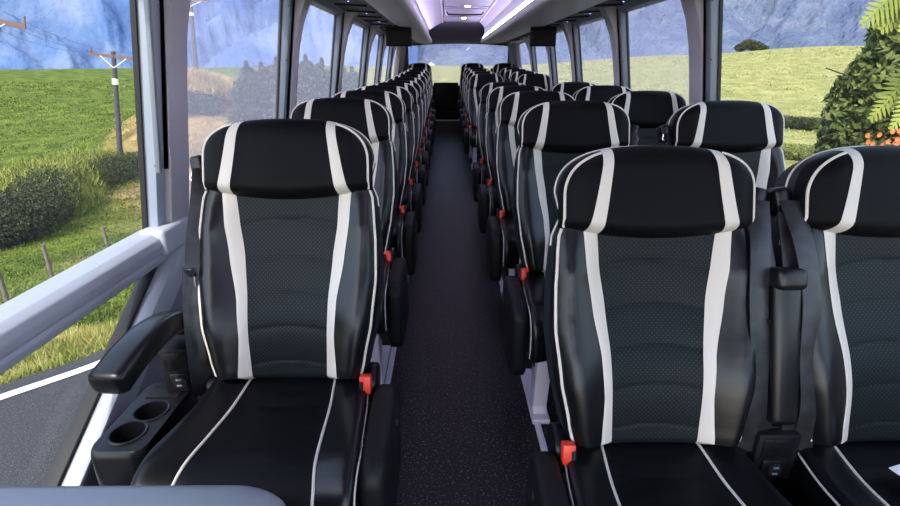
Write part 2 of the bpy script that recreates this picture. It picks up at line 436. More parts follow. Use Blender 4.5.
# ------------------------------------------------------------------ consoles, armrests
# left side console with cup holders
def cup_console():
    root = empty('cup_holder_console', (-.785, 1.12, 0), 'black console with two round cup holders between the front left seat and the window', 'console')
    x0, x1, y0, y1, zt = -.068, .062, -.17, .11, .465
    cups = [(-.008, -.106), (.004, -.022)]
    R = .039
    # top plate with two round holes, built as a filled curve outline
    bm = bmesh.new()
    def loop(pts): 
        vs = [bm.verts.new((x, y, zt)) for x, y in pts]
        return [bm.edges.new((vs[i], vs[(i+1) % len(vs)])) for i in range(len(vs))]
    rc = .03; outl = []
    for (cx, cy, a0) in ((x1-rc, y1-rc, 0), (x0+rc, y1-rc, PI/2), (x0+rc, y0+rc, PI), (x1-rc, y0+rc, 1.5*PI)):
        for i in range(9): a = a0+PI/2*i/8; outl.append((cx+rc*math.cos(a), cy+rc*math.sin(a)))
    es = loop(outl)
    for cx, cy in cups: es += loop([(cx+R*math.cos(2*PI*i/32), cy+R*math.sin(2*PI*i/32)) for i in range(32)])
    bmesh.ops.triangle_fill(bm, edges=es, use_beauty=True)
    m = MB().bm(bm)
    n = len(outl)
    rings = [(0, 1.0), (-.006, 1.035), (-.02, 1.06), (-.13, 1.07), (-.21, .95), (-.26, .8)]
    vs = [Vector((x*k, (y+.025)*k-.025, zt+dz)) for dz, k in rings for x, y in outl]
    fs = [(r*n+i, r*n+(i+1) % n, (r+1)*n+(i+1) % n, (r+1)*n+i) for r in range(len(rings)-1) for i in range(n)]
    fs.append(tuple((len(rings)-1)*n+i for i in range(n)))
    m.add(vs, fs); m.build('body', M['plastic'], root, angle=30)
    for cx, cy in cups:
        c = MB(); k = 32; rr = [(R+.006, .0005), (R+.004, .004), (R, .003), (R-.002, -.01), (R-.004, -.06), (.0005, -.062)]
        vs = [Vector((cx+r*math.cos(2*PI*i/k), cy+r*math.sin(2*PI*i/k), zt+z)) for r, z in rr for i in range(k)]
        c.add(vs, [(r*k+i, r*k+(i+1) % k, (r+1)*k+(i+1) % k, (r+1)*k+i) for r in range(len(rr)-1) for i in range(k)])
        c.build('cup_holder', M['plastic'], root)
    MB().box(-.05, .05, -.12, .08, 0, .21, .01).build('foot', M['matteplastic'], root)
    # rectangular recess behind the cups
    MB().box(-.045, .045, .035, .09, zt-.001, zt+.004, .002).build('storage_lid', M['matteplastic'], root)
cup_console()

def socket_box(name, loc, label, hh, ww, top_line=True, rz=0):
    root = empty(name, loc, label, 'power socket', rz=rz)
    b = MB().box(-ww, ww, 0, .06, 0, hh, .006, 2).build('housing', M['matteplastic'], root)
    MB().box(-ww*.75, ww*.75, -.003, .004, hh*.52, hh*.92, .002).build('cover_plate', M['plastic'], root)
    MB().box(-ww*.25, ww*.25, -.005, .002, hh*.86, hh*.90, .001).build('finger_latch', M['gasket'], root)
    sp = MB().box(-ww*.62, ww*.62, -.005, .004, hh*.08, hh*.46, .006, 2).build('socket_plate', M['plastic'], root)
    cx, cz = 0, hh*.27; r = hh*.15
    MB().tube([(cx, -.008, cz), (cx, -.003, cz)], r*.9, 28).build('socket_ring', M['gasket'], sp)
    for dz in (-.45, .45):
        MB().box(-r*.35, r*.35, -.0125, -.009, cz+dz*r-r*.12, cz+dz*r+r*.12, .0005, 1).build('usb_port', M['trimdark'], sp)
    return root
socket_box('charging_socket', (-.735, 1.175, .470), 'black charging socket box with round outlet under the padded left armrest', .135, .043, rz=.12)

def pad_arm():
    root = empty('side_armrest', (-.732, 1.25, .48), 'thick black padded armrest curving forward beside the left window above the cup holders', 'armrest')
    path = catmull([(.0, .0, .160), (-.002, -.05, .196), (-.006, -.13, .212), (-.010, -.22, .206), (-.014, -.31, .184)], 8)
    secs = [(.030, .030)]+[(.030+.013*min(1, i/20), .030+.002*(i/32)) for i in range(1, len(path))]
    vs = []; n = 24
    P2 = list(path)
    K = len(P2)
    # rounded ends
    allp = [(P2[0], .5)]+[(p, 1) for p in P2]+[(P2[-1]+(P2[-1]-P2[-2]).normalized()*.008, .86), (P2[-1]+(P2[-1]-P2[-2]).normalized()*.012, .55)]
    for i, (p, k) in enumerate(allp):
        j = min(max(i-1, 0), K-1); t = (P2[min(j+1, K-1)]-P2[max(j-1, 0)]).normalized()
        sd = t.cross(Vector((0, 0, 1))).normalized(); up = sd.cross(t).normalized(); w, h = secs[min(j, len(secs)-1)]
        for q in range(n):
            a = 2*PI*q/n; c, s_ = math.cos(a), math.sin(a)
            e = .55
            vs.append(p+sd*(w*k*math.copysign(abs(c)**e, c))+up*(h*k*math.copysign(abs(s_)**e, s_)))
    L = len(allp)
    fs = [(i*n+q, i*n+(q+1) % n, (i+1)*n+(q+1) % n, (i+1)*n+q) for i in range(L-1) for q in range(n)]+[tuple(range(n))[::-1], tuple((L-1)*n+q for q in range(n))]
    MB().add(vs, fs).build('pad', M['leather'], root, angle=60)
    MB().box(.014, .026, -.045, .03, .0, .19, .005).build('bracket', M['matteplastic'], root)
pad_arm()

# folded-up armrest between the front right pair, and the socket box below it
fa = empty('folded_armrest', (.779, .93, 0), 'upright folded leather armrest between the two front right seats', 'armrest')
A18 = math.radians(18); mt = Matrix.Translation((0, .02, .485)) @ Matrix.Rotation(-A18, 4, 'X')
MB().box(-.032, .032, -.04, .02, .05, .41, .016, 4, mt).build('pad', M['leather'], fa)
MB().box(-.034, .034, -.055, .025, .365, .415, .014, 4, mt).build('end_cap', M['leather'], fa)
MB().box(-.028, .028, -.03, .03, -.46, .06, .006, 2, Matrix.Translation((0, .06, .46))).build('post', M['matteplastic'], fa)
socket_box('charging_socket', (.779, .935, .385), 'black charging socket box with round outlet below the folded armrest between the front right seats', .13, .050)
tray = empty('floor_console', (.779, .84, 0), 'dark low console between the cushions of the two front right seats', 'console')
MB().box(-.055, .055, -.14, .085, 0, .36, .02, 3).build('body', M['plastic'], tray)
MB().tube([Vector((.01+.035*math.cos(a*PI/12), -.05+.035*math.sin(a*PI/12), .362)) for a in range(25)], .004, 6).build('cup_ring', M['plastic'], tray)

# paper on the window seat
pp = MB(); pp.grid(lambda s, t: Vector((lerp(0, .15, s), lerp(0, .21, t), .006+.004*math.sin(s*3)+.003*t)), 8, 8)
pp.grid(lambda s, t: Vector((lerp(0, .15, s), lerp(0, .21, t), .0045+.004*math.sin(s*3)+.003*t)), 8, 8)
o = pp.build('paper_sheet', M['paper']); o.location = (1.03, .66, .478); o.rotation_euler = (0, 0, .25)
tag(o, 'white sheet of paper lying on the right front window seat cushion', 'paper')

# padded barrier just in front of the camera, bottom left
br = empty('padded_barrier', (-.585, .52, .018), 'blue grey padded barrier rail along the bottom edge, in front of the left seat', 'barrier')
def rail_sec(x):
    k = 1 if x < .28 else math.sqrt(max(.02, 1-((x-.28)/.085)**2))
    return k
xs = [-.36+.6*i/20 for i in range(21)]+[.28+.085*math.sin(PI/2*i/10) for i in range(1, 11)]
vs = []; n = 20
for x in xs:
    k = rail_sec(x)
    for q in range(n):
        a = 2*PI*q/n; c, s_ = math.cos(a), math.sin(a)
        vs.append(Vector((x, math.copysign(abs(c)**.6, c)*.034*k, .722+math.copysign(abs(s_)**.6, s_)*(.034*(.55+.45*k)) - .012*(1-k))))
fs = [(i*n+q, i*n+(q+1) % n, (i+1)*n+(q+1) % n, (i+1)*n+q) for i in range(len(xs)-1) for q in range(n)]+[tuple(range(n))[::-1], tuple((len(xs)-1)*n+q for q in range(n))]
MB().add(vs, fs).build('top_rail', M['barrier'], br, angle=60)
MB().box(-.36, .31, -.02, .02, -.018, .71, .01).build('panel', M['matteplastic'], br)

# ------------------------------------------------------------------ bus shell (setting)
YF, YR = -1.6, 11.0
XL, XR = -1.0, 1.46
TH = .16            # the sides lean inwards above the sill
ZT = 1.705
def exY(name, poly, y0, y1, m, bevel=0, parent=None, smooth=True):
    return MB().prism(poly, lambda p, t: Vector((p[0], t, p[1])), y0, y1).build(name, m, parent, bevel=bevel, smooth=smooth, angle=35)
# floor with a gentle ramp and the step at the rear
ysf = [YF, 5.5, 10.0, 10.0, YR+.05]; zsf = [0, 0, .135, PLAT, PLAT]
m = MB()
m.prism([(YF, 0), (5.5, 0), (10.0, .135), (10.0, PLAT), (YR+.05, PLAT), (YR+.05, -.12), (YF, -.12)], lambda p, t: Vector((t, p[0], p[1])), XL-.03, XR+.03)
struct(m.build('floor', M['carpet'], smooth=False))
struct(MB().box(-.26, .32, 9.985, 10.03, PLAT-.012, PLAT+.006, .003).build('trim_1', M['nosing']))
for i, x in enumerate((-.262, .355)):
    struct(MB().box(x-.012, x+.012, .3, 5.45, 0, .014, .003).build(f'trim_{2+i}', M['legpaint']))

# side walls below the windows (left wall is cut back by the slanted brace)
m = MB()
m.prism([(YR, -.1), (YR, .77), (1.72, .77), (1.72, .70), (.98, .255), (.80, .13), (.80, -.1)], lambda p, t: Vector((t, p[0], p[1])), XL-.04, XL)
m.prism([(.80, -.1), (.80, .17), (YF, .17), (YF, -.1)], lambda p, t: Vector((t, p[0], p[1])), XL-.04, XL)
wl = struct(m.build('wall_left', M['wallfab'], smooth=False))
struct(MB().box(XR, XR+.04, YF, YR, -.1, .77).build('wall_right', M['wallfab'], smooth=False))
# headers over the windows
struct(exY('trim_4', [(XL+.12, 1.69), (XL+.18, 1.70), (XL+.21, 1.74), (XL+.20, 1.90), (XL+.12, 2.0), (XL+.09, 2.0)], YF, YR, M['trimdark'], .006))
struct(exY('trim_5', [(XR-.12, 1.69), (XR-.18, 1.70), (XR-.21, 1.74), (XR-.20, 1.90), (XR-.12, 2.0), (XR-.09, 2.0)], YF, YR, M['trimdark'], .006))
# sills
sec = [(-1.03, .690), (-.975, .690), (-.955, .700), (-.945, .722), (-.950, .735), (-.940, .742), (-.935, .765), (-.942, .788), (-.965, .802), (-1.03, .805)]
struct(exY('trim_6', sec, YF, 1.66, M['trim'], .004))
struct(exY('trim_7', [(-1.03, .74), (-.965, .74), (-.955, .77), (-.975, .80), (-1.03, .805)], 1.66, YR, M['trim'], .004))
struct(exY('trim_8', [(XR+.03, .74), (XR-.035, .74), (XR-.045, .77), (XR-.025, .80), (XR+.03, .805)], YF, YR, M['trim'], .004))
# joint block where sill meets the first pillar
struct(MB().box(-1.01, -.925, 1.56, 1.74, .725, .815, .012, 3).build('trim_9', M['trim']))
# slanted brace with its black gasket
def brace(name, off, hw_, x0, x1, m, bev):
    a = Vector((1.70, .745)); b = Vector((.78, .19)); d = (b-a).normalized(); nn = Vector((-d.y, d.x))
    if nn.x < 0: nn = -nn
    c0, c1 = a+nn*off, b+nn*off
    poly = [c0-nn*hw_, c0+nn*hw_, c1+nn*hw_, c1-nn*hw_]
    return struct(MB().prism([(p.x, p.y) for p in poly], lambda p, t: Vector((t, p[0], p[1])), x0, x1).build(name, m, bevel=bev, angle=35))
brace('trim_10', .046, .046, -1.02, -.935, M['trim'], .014)
brace('trim_11', -.006, .006, -1.025, -.985, M['gasket'], .002)
brace('trim_12', .100, .009, -1.0, -.965, M['trimdark'], .004)

# pillars: flared towards the roof
def pillar(idx, side, y0, y1, lit=True, black=True):
    s = -1 if side == 'left' else 1
    X = XL if s < 0 else XR
    L_ = lambda a, z: (X+s*(a-TH*(z-.79)), z)
    prof = [(.03, .79), (-.050, .79), (-.054, 1.0), (-.054, 1.25), (-.058, 1.42), (-.075, 1.55), (-.105, 1.65), (-.15, 1.74), (.0, 1.76), (.03, 1.74)]
    o = struct(exY(f'trim_{idx}', [L_(a, z) for a, z in prof], y0+.05, y1, M['pillar'], .010))
    exY('pillar_cover', [L_(a, z) for a, z in [(.018, .79), (-.028, .79), (-.032, 1.2), (-.036, 1.5), (-.042, 1.72), (.018, 1.72)]], y0, y0+.052, (M['trimlight'] if y0 < 2 else M['trimmid']) if s < 0 else M['trimdark'], .004, o)
    exY('pillar_slot', [L_(a, z) for a, z in [(0, 1.0), (-.045, 1.0), (-.050, 1.72), (0, 1.72)]], y0+.05, y0+.068, M['gasket'], 0, o)
    exY('gasket', [L_(a, z) for a, z in [(.020, .80), (.004, .80), (.004, 1.70), (.020, 1.70)]], y0-.008, y0+.003, M['gasket'], 0, o)
    for z in (1.02, 1.35, 1.62):
        q = L_(-.031, z)[0]
        MB().tube([(q, y0-.003, z), (q, y0+.002, z)], .004, 10).build('screw', M['darkmetal'], o)
    return o
idx = 13
LP = [(1.61, 1.79), (2.96, 3.13), (4.33, 4.50), (5.78, 5.94), (7.08, 7.24), (8.42, 8.58)]
RP = [(2.70, 2.90), (4.04, 4.22), (5.46, 5.64), (6.70, 6.87), (8.15, 8.30)]
for y0, y1 in LP: pillar(idx, 'left', y0, y1); idx += 1
for y0, y1 in RP: pillar(idx, 'right', y0, y1); idx += 1
pillar(idx, 'right', -.2, 0.02); idx += 1
# front-left pillar carries a slim hanging bar
struct(exY(f'trim_{idx}', [(-.925, 1.0), (-.910, 1.0), (-.818, 1.68), (-.833, 1.68)], 1.585, 1.60, M['trimdark'], .003)); idx += 1

# window panes
wi = 1
def pane(poly_yz, x, m, name):
    return MB().prism(poly_yz, lambda p, t: Vector((t+(TH*max(0, p[1]-.79) if x < 0 else -TH*max(0, p[1]-.79)), p[0], p[1])), x-.002, x+.002).build(name, m, smooth=False)
prev = YF
for k, (y0, y1) in enumerate(LP+[(9.75, YR)]):
    struct(pane([(prev, .80), (y0+.01, .80), (y0+.01, ZT), (prev, ZT)], XL-.014, M['glass_clear'] if k < 1 else M['glass_haze'], f'window_{wi}')); wi += 1
    prev = y1-.01
struct(pane([(YF, .2), (.80, .2), (1.68, .735), (1.66, .78), (YF, .78)], XL-.018, M['glass_clear'], f'window_{wi}')); wi += 1
prev = YF
for k, (y0, y1) in enumerate([(-.2, .02)]+RP+[(9.9, YR)]):
    struct(pane([(prev, .80), (y0+.01, .80), (y0+.01, ZT), (prev, ZT)], XR+.014, M['glass_clear'] if k < 2 else M['glass_haze'], f'window_{wi}')); wi += 1
    prev = y1-.01
# rear quarter walls and rear wall with its window opening
struct(MB().prism([(XL-.03, .77), (XL+.05, .77), (XL+.21, 1.80), (XL+.12, 1.80)], lambda p, t: Vector((p[0], t, p[1])), 9.75, YR).build(f'trim_{idx}', M['rear'])); idx += 1
struct(MB().prism([(XR+.03, .77), (XR-.05, .77), (XR-.21, 1.80), (XR-.12, 1.80)], lambda p, t: Vector((p[0], t, p[1])), 9.9, YR).build(f'trim_{idx}', M['rear'])); idx += 1
RX0, RX1, RZ0 = -.77, 1.27, .94
m = MB()
top = [(lerp(RX0, RX1, i/16), 1.70+.045*(1-(2*i/16-1)**2)) for i in range(17)]
m.prism([(XL-.03, PLAT-.3), (XR+.03, PLAT-.3), (XR+.03, RZ0), (XL-.03, RZ0)], lambda p, t: Vector((p[0], t, p[1])), YR, YR+.05)
m.prism([(XL-.03, RZ0), (RX0, RZ0), (RX0, 1.70), (XL-.03, 1.70)], lambda p, t: Vector((p[0], t, p[1])), YR, YR+.05)
m.prism([(RX1, RZ0), (XR+.03, RZ0), (XR+.03, 1.70), (RX1, 1.70)], lambda p, t: Vector((p[0], t, p[1])), YR, YR+.05)
m.prism([(XL-.03, 2.1), (XL-.03, 1.70)]+top+[(XR+.03, 1.70), (XR+.03, 2.1)], lambda p, t: Vector((p[0], t, p[1])), YR, YR+.05)
struct(m.build('wall_back', M['rear'], smooth=False))
struct(MB().prism([(RX0, RZ0), (RX1, RZ0)]+top[::-1], lambda p, t: Vector((p[0], t, p[1])), YR+.02, YR+.024).build(f'window_{wi}', M['glass_haze'], smooth=False)); wi += 1

# ceiling: flat centre, sloped cheeks, roof skin
m = MB()
m.prism([(-.05, 2.0), (.55, 2.0), (.66, 1.88), (.66, 2.06), (-.27, 2.06), (-.27, 1.88)], lambda p, t: Vector((p[0], t, p[1])), YF, 9.0)
m.prism([(XL-.03, 1.98), (-.27, 2.06), (.66, 2.06), (XR+.03, 1.98), (XR+.03, 2.03), (.7, 2.12), (-.3, 2.12), (XL-.03, 2.03)], lambda p, t: Vector((p[0], t, p[1])), YF, YR+.05)
struct(m.build('ceiling', M['ceiling'], smooth=False))
struct(MB().prism([(9.0, 2.06), (9.0, 1.985), (9.5, 1.90), (10.3, 1.78), (YR, 1.745), (YR, 2.06)], lambda p, t: Vector((t, p[0], p[1])), -.95, 1.42).build(f'trim_{idx}', M['bulkhead'], smooth=False)); idx += 1
for x in (-.05, .55):
    struct(MB().box(x-.014, x+.014, YF, 9.0, 1.982, 2.004, .004).build(f'trim_{idx}', M['ceiling'])); idx += 1
# joints of ceiling panels
for y in (3.9, 5.3, 6.7, 8.0):
    struct(MB().box(-.25, .64, y-.006, y+.006, 1.993, 2.001, .001).build(f'trim_{idx}', M['trimdark'])); idx += 1

# luggage racks (each one long thing along its side)
def rack(side, label):
    s = -1 if side == 'left' else 1
    xi = -.235 if s < 0 else .585
    xo = -.52 if s < 0 else 1.02
    xw = XL+.19 if s < 0 else XR-.19
    root = empty('luggage_rack', ((xi+xo)/2, 3.7, 1.69), label, 'luggage rack')
    ox, oy, oz = root.location
    def ex(name, poly, y0, y1, m, bev=0):
        o = MB().prism(poly, lambda p, t: Vector((p[0]-ox, t-oy, p[1]-oz)), y0, y1).build(name, m, root, bevel=bev, angle=50); return o
    lip = [(xi, 1.695)]
    nose = [(xi+s*.05, 1.672), (xi+s*.015, 1.676), (xi, 1.690), (xi-s*.006, 1.71), (xi, 1.735), (xi+s*.02, 1.75), (xi+s*.05, 1.755)]
    ex('nose_rail', nose, YF, 9.05, M['rack'], 0)
    ex('underside', [(xi+s*.05, 1.672), (xo-s*.05, 1.690), (xo, 1.715), (xo, 1.75), (xi+s*.05, 1.75)], YF, 9.0, M['rack'])
    ex('face_panel', [(xi+s*.046, 1.75), (xi+s*.046, 1.80), (xi+s*.05, 1.90), (xi+s*.08, 1.90), (xi+s*.08, 1.75)], YF, 9.0, M['ceiling'])
    ex('service_channel', [(xo, 1.720), (xw, 1.735), (xw, 1.77), (xo, 1.77)], YF, 9.6, M['recess'])
    # slats and reading lights in the dark channel
    for k in range(18):
        y = 1.2+k*.45
        a, b = lerp(xo, xw, .12), lerp(xo, xw, .9); za, zb = lerp(1.720, 1.735, .12), lerp(1.720, 1.735, .9)
        ex('channel_rib', [(a, za-.012), (b, zb-.012), (b, zb+.003), (a, za+.003)], y, y+.02, M['matteplastic'])
    for k in range(9):
        y = 2.0+k*.8; x = lerp(xo, xw, .45); z = lerp(1.720, 1.735, .45)
        f = MB().tube([(x-ox, y-oy, z-oz-.014), (x-ox, y-oy, z-oz+.002)], .032, 20).build('reading_light', M['plastic'], root)
        MB().tube([(x-ox+.02, y-oy, z-oz-.017), (x-ox+.02, y-oy, z-oz-.013)], .0045, 10).build('indicator', M['blue_led'], f)
    # end cap, rounded
    ex('end_cap', [(xi+s*.01, 1.69), (xi+s*.1, 1.66), (xo, 1.70), (xo, 1.76), (xi, 1.76)], 9.0, 9.09, M['rack'], .02)
    # light strip along the face, above the nose
    if s < 0: ex('light_strip', [(xi+s*.022, 1.757), (xi+s*.042, 1.757), (xi+s*.042, 1.762), (xi+s*.022, 1.762)], YF, 8.95, M['cove'])
    else:
        ex('light_strip', [(xi+s*.046, 1.762), (xi+s*.042, 1.766), (xi+s*.042, 1.800), (xi+s*.046, 1.802)], YF, 8.95, M['led'])
        ex('light_strip', [(xi+s*.022, 1.757), (xi+s*.040, 1.757), (xi+s*.040, 1.761), (xi+s*.022, 1.761)], YF, 8.95, M['cove'])
    return root
rack('left', 'long light grey luggage rack under the roof above the left seats')
rack('right', 'long light grey luggage rack under the roof above the right seats')

# fold-down monitors
for s, x, lab in ((-1, -.47, 'black fold-down monitor hanging under the left luggage rack'), (1, .975, 'black fold-down monitor hanging under the right luggage rack')):
    r = empty('monitor', (x, 5.45, 1.69), lab, 'monitor')
    MB().box(-.13, .13, -.02, .02, -.185, .0, .012, 3).build('casing', M['screen'], r)
    MB().box(-.115, .115, -.024, -.018, -.165, -.03, .002, 1).build('screen', M['screen'], r)
    MB().box(-.04, .04, -.015, .015, -.01, .03, .004, 1).build('hinge', M['matteplastic'], r)

# roof hatch and lamps
h = empty('roof_hatch', (.25, 7.2, 1.995), 'roof hatch frame with a curved grab bar in the middle of the ceiling', 'roof hatch')
MB().box(-.26, .26, -.30, .30, -.012, .004, .006, 2).build('panel', M['ceiling'], h)
MB().tube([(-.24, -.02, -.01), (-.22, -.02, -.045), (0, -.02, -.05), (.22, -.02, -.045), (.24, -.02, -.01)], .010, 8).build('grab_bar', M['darkmetal'], h)
for y, lab in ((6.55, 'small bright warm ceiling lamp in front of the roof hatch'), (8.1, 'small bright warm ceiling lamp behind the roof hatch')):
    l = empty('ceiling_lamp', (.26, y, 1.995), lab, 'ceiling lamp', 'warm ceiling lamps')
    MB().tube([(0, 0, -.012), (0, 0, .0)], .05, 24).build('bezel', M['chrome'], l)
    MB().tube([(0, 0, -.022), (0, 0, -.011)], .036, 24, rs=[.022, .036]).build('bulb', M['lamp'], l)

# side stop at the rear of the roof: curtain-like dark upright either side of rear glass
# ------------------------------------------------------------------ outside
def leafmat(name, c1, c2, sc=3.0):
    m = mat(name, c1, .7, noise_mix=(sc, c2, .35, .65, 4), spec=.2)
    return m
def terrain_mat():
    m = bpy.data.materials.new('pasture'); m.use_nodes = True
    nt = m.node_tree; N = nt.nodes; L = nt.links; b = N['Principled BSDF']
    b.inputs['Roughness'].default_value = .9; b.inputs['Specular IOR Level'].default_value = .1
    tc = N.new('ShaderNodeTexCoord')
    def nz(s, d=6, st=None):
        n = N.new('ShaderNodeTexNoise'); n.inputs['Scale'].default_value = s; n.inputs['Detail'].default_value = d
        if st:
            mp = N.new('ShaderNodeMapping'); mp.inputs['Scale'].default_value = st
            L.new(tc.outputs['Object'], mp.inputs[0]); L.new(mp.outputs[0], n.inputs['Vector'])
        else: L.new(tc.outputs['Object'], n.inputs['Vector'])
        return n
    n1 = nz(.8, 9); r1 = N.new('ShaderNodeValToRGB'); e = r1.color_ramp.elements
    e[0].position = .35; e[0].color = (.046, .078, .007, 1); e[1].position = .68; e[1].color = (.145, .175, .020, 1)
    L.new(n1.outputs['Fac'], r1.inputs['Fac'])
    # dry, pale pasture towards the right and rear
    r2 = N.new('ShaderNodeValToRGB'); e = r2.color_ramp.elements
    e[0].position = .35; e[0].color = (.20, .21, .065, 1); e[1].position = .68; e[1].color = (.36, .33, .13, 1)
    L.new(n1.outputs['Fac'], r2.inputs['Fac'])
    at = N.new('ShaderNodeAttribute'); at.attribute_name = 'cover'
    sx = N.new('ShaderNodeSeparateColor'); L.new(at.outputs['Color'], sx.inputs[0])
    r3 = N.new('ShaderNodeValToRGB'); e = r3.color_ramp.elements
    e[0].position = .32; e[0].color = (.13, .085, .035, 1); e[1].position = .66; e[1].color = (.36, .26, .10, 1)
    L.new(n1.outputs['Fac'], r3.inputs['Fac'])
    m0 = N.new('ShaderNodeMix'); m0.data_type = 'RGBA'; L.new(sx.outputs['Green'], m0.inputs['Factor'])
    L.new(r1.outputs['Color'], m0.inputs['A']); L.new(r2.outputs['Color'], m0.inputs['B'])
    mx = N.new('ShaderNodeMix'); mx.data_type = 'RGBA'; L.new(sx.outputs['Red'], mx.inputs['Factor'])
    L.new(m0.outputs['Result'], mx.inputs['A']); L.new(r3.outputs['Color'], mx.inputs['B'])
    n4 = nz(9, 5); r4 = N.new('ShaderNodeValToRGB'); r4.color_ramp.elements[0].position = .38; r4.color_ramp.elements[0].color = (.55, .6, .5, 1); r4.color_ramp.elements[1].position = .6; r4.color_ramp.elements[1].color = (1.15, 1.1, 1, 1)
    L.new(n4.outputs['Fac'], r4.inputs['Fac'])
    mu = N.new('ShaderNodeMix'); mu.data_type = 'RGBA'; mu.blend_type = 'MULTIPLY'; mu.inputs['Factor'].default_value = .7
    L.new(mx.outputs['Result'], mu.inputs['A']); L.new(r4.outputs['Color'], mu.inputs['B'])
    L.new(mu.outputs['Result'], b.inputs['Base Color'])
    bp = N.new('ShaderNodeBump'); bp.inputs['Strength'].default_value = .9; bp.inputs['Distance'].default_value = .25
    n5 = nz(3.5, 8); L.new(n5.outputs['Fac'], bp.inputs['Height']); L.new(bp.outputs['Normal'], b.inputs['Normal'])
    return m
M['pasture'] = terrain_mat()
M['asphalt'] = mat('asphalt', (.022, .022, .024), .85, noise_mix=(120, (.12, .12, .12), .52, .75, 4), bump=(150, .6, .01))
M['roadline'] = mat('road_paint', (.78, .77, .72), .7)
M['wood'] = mat('weathered_wood', (.10, .075, .06), .85, noise_mix=(8, (.19, .15, .12), .3, .7, 4), bump=(30, .4, .01))
M['polewood'] = mat('dark_pole', (.035, .032, .035), .85, noise_mix=(5, (.07, .06, .06), .3, .7, 4))
M['rust'] = mat('rusty_crossarm', (.16, .09, .065), .8)
M['whiteband'] = mat('white_band', (.75, .75, .75), .6)
M['wire'] = mat('cable', (.05, .05, .055), .6)

LT = [(0, -1.1), (5, -1.1), (8, -1.9), (12, -2.6), (20, -3.4), (35, -4.6), (60, -3.7), (90, -1.2), (120, 1), (150, -1.5), (260, -14), (900, -20)]
RT = [(0, -1.1), (6, -1.15), (12, -1.7), (25, -1.9), (45, -1.2), (80, .8), (120, 1), (150, -1.5), (260, -14), (900, -20)]
def lin(tab, x):
    for (a, p), (b, q) in zip(tab, tab[1:]):
        if x <= b: return lerp(p, q, (x-a)/(b-a))
    return tab[-1][1]
def sm(a, b, x): t = max(0, min(1, (x-a)/(b-a))); return t*t*(3-2*t)
def height(x, y):
    r = math.hypot(x, y); az = math.degrees(math.atan2(x, y))
    el = lerp(-.25, .05, sm(-40, -5, az)); el = lerp(el, 1.0, sm(5, 24, az)); el = lerp(el, 1.6, sm(24, 36, az))
    crest = EYE+120*math.tan(math.radians(el))
    zl, zr = lin(LT, r), lin(RT, r)
    if r <= 120: k = sm(40, 120, r)
    else: k = sm(260, 120, r) if False else max(0, 1-(r-120)/140)
    zl += (crest-1)*k; zr += (crest-1)*k
    z = lerp(zl, zr, sm(-28, 10, az))
    z += .12*noise.noise(Vector((x*.25, y*.25, 0)))*sm(4, 12, r)+.5*noise.noise(Vector((x*.03, y*.03, 5)))*sm(20, 60, r)*(1-sm(60, 100, r))
    hump = 0
    for ax, rr, hh, sg in ((-25.2, 46, 5.5, 3.4), (-20.8, 50, 4.4, 3.0), (-23, 43, 2.4, 3.0)):
        bx, by = rr*math.sin(math.radians(ax)), rr*math.cos(math.radians(ax))
        hump = max(hump, hh*math.exp(-((x-bx)**2+(y-by)**2)/(2*sg*sg))*(1+.12*noise.noise(Vector((x*.4, y*.4, 2)))))
    z += hump
    return z
def dryness(x, y):
    a = math.radians(-23.0); u = x*math.cos(a)-y*math.sin(a); v = x*math.sin(a)+y*math.cos(a)
    d = math.hypot(u/(4.5+.16*max(0, v-14)), (v-34)/24)+.35*noise.noise(Vector((x*.3, y*.3, 9)))
    dry = 1-sm(.75, 1.15, d)
    pale = sm(-16, -2, math.degrees(math.atan2(x, y)))*sm(3, 10, math.hypot(x, y))
    return dry, pale
# one land surface on a polar grid
rs_ = [0, 2, 3, 4, 5, 6, 7, 8, 9, 10, 11, 12, 13.5, 15, 17, 19, 21, 24, 27, 30, 34, 38, 43, 48, 54, 60, 66, 72, 80, 88, 96, 104, 110, 115, 120, 126, 135, 150, 180, 260, 420]
m = MB(); vs = []; na = 420
for r in rs_:
    for i in range(na+1):
        a = math.radians(lerp(-110, 110, i/na)); x, y = r*math.sin(a), r*math.cos(a)
        vs.append((x, y, height(x, y)-.02))
w = na+1
m.add(vs, [(j*w+i, j*w+i+1, (j+1)*w+i+1, (j+1)*w+i) for j in range(len(rs_)-1) for i in range(na)])
land = m.build('hillside_pasture', M['pasture']); struct(land)
ca = land.data.color_attributes.new('cover', 'FLOAT_COLOR', 'POINT')
for i, v in enumerate(land.data.vertices):
    a_, b_ = dryness(v.co.x, v.co.y); ca.data[i].color = (a_, b_, 0, 1)

# road strip: edge line from left foreground, bending along the bus
edge = catmull([(-9.5, -3.0, 0), (-6.2, .5, 0), (-4.3, 2.45, 0), (-3.5, 3.27, 0), (-2.98, 3.83, 0), (-2.6, 4.6, 0), (-2.45, 6, 0), (-2.4, 9, 0), (-2.4, 20, 0)], 10)
vs = []; fs = []
for i, p in enumerate(edge):
    t = (edge[min(i+1, len(edge)-1)]-edge[max(i-1, 0)]).normalized(); nr = Vector((t.y, -t.x, 0))
    for k in (-.12, 0, 2, 5, 9): q = p+nr*k; vs.append((q.x, q.y, -1.06))
for i in range(len(edge)-1):
    for j in range(4): fs.append((i*5+j, i*5+j+1, (i+1)*5+j+1, (i+1)*5+j))
struct(MB().add(vs, fs).build('road', M['asphalt'], smooth=False))
vs = []
for i, p in enumerate(edge):
    t = (edge[min(i+1, len(edge)-1)]-edge[max(i-1, 0)]).normalized(); nr = Vector((t.y, -t.x, 0))
    for k in (.05, .14): q = p+nr*k; vs.append((q.x, q.y, -1.052))
tag(MB().add(vs, [(2*i, 2*i+1, 2*i+3, 2*i+2) for i in range(len(edge)-1)]).build('road_line', M['roadline'], smooth=False), 'white painted edge line on the road outside the lower left window', 'road marking')

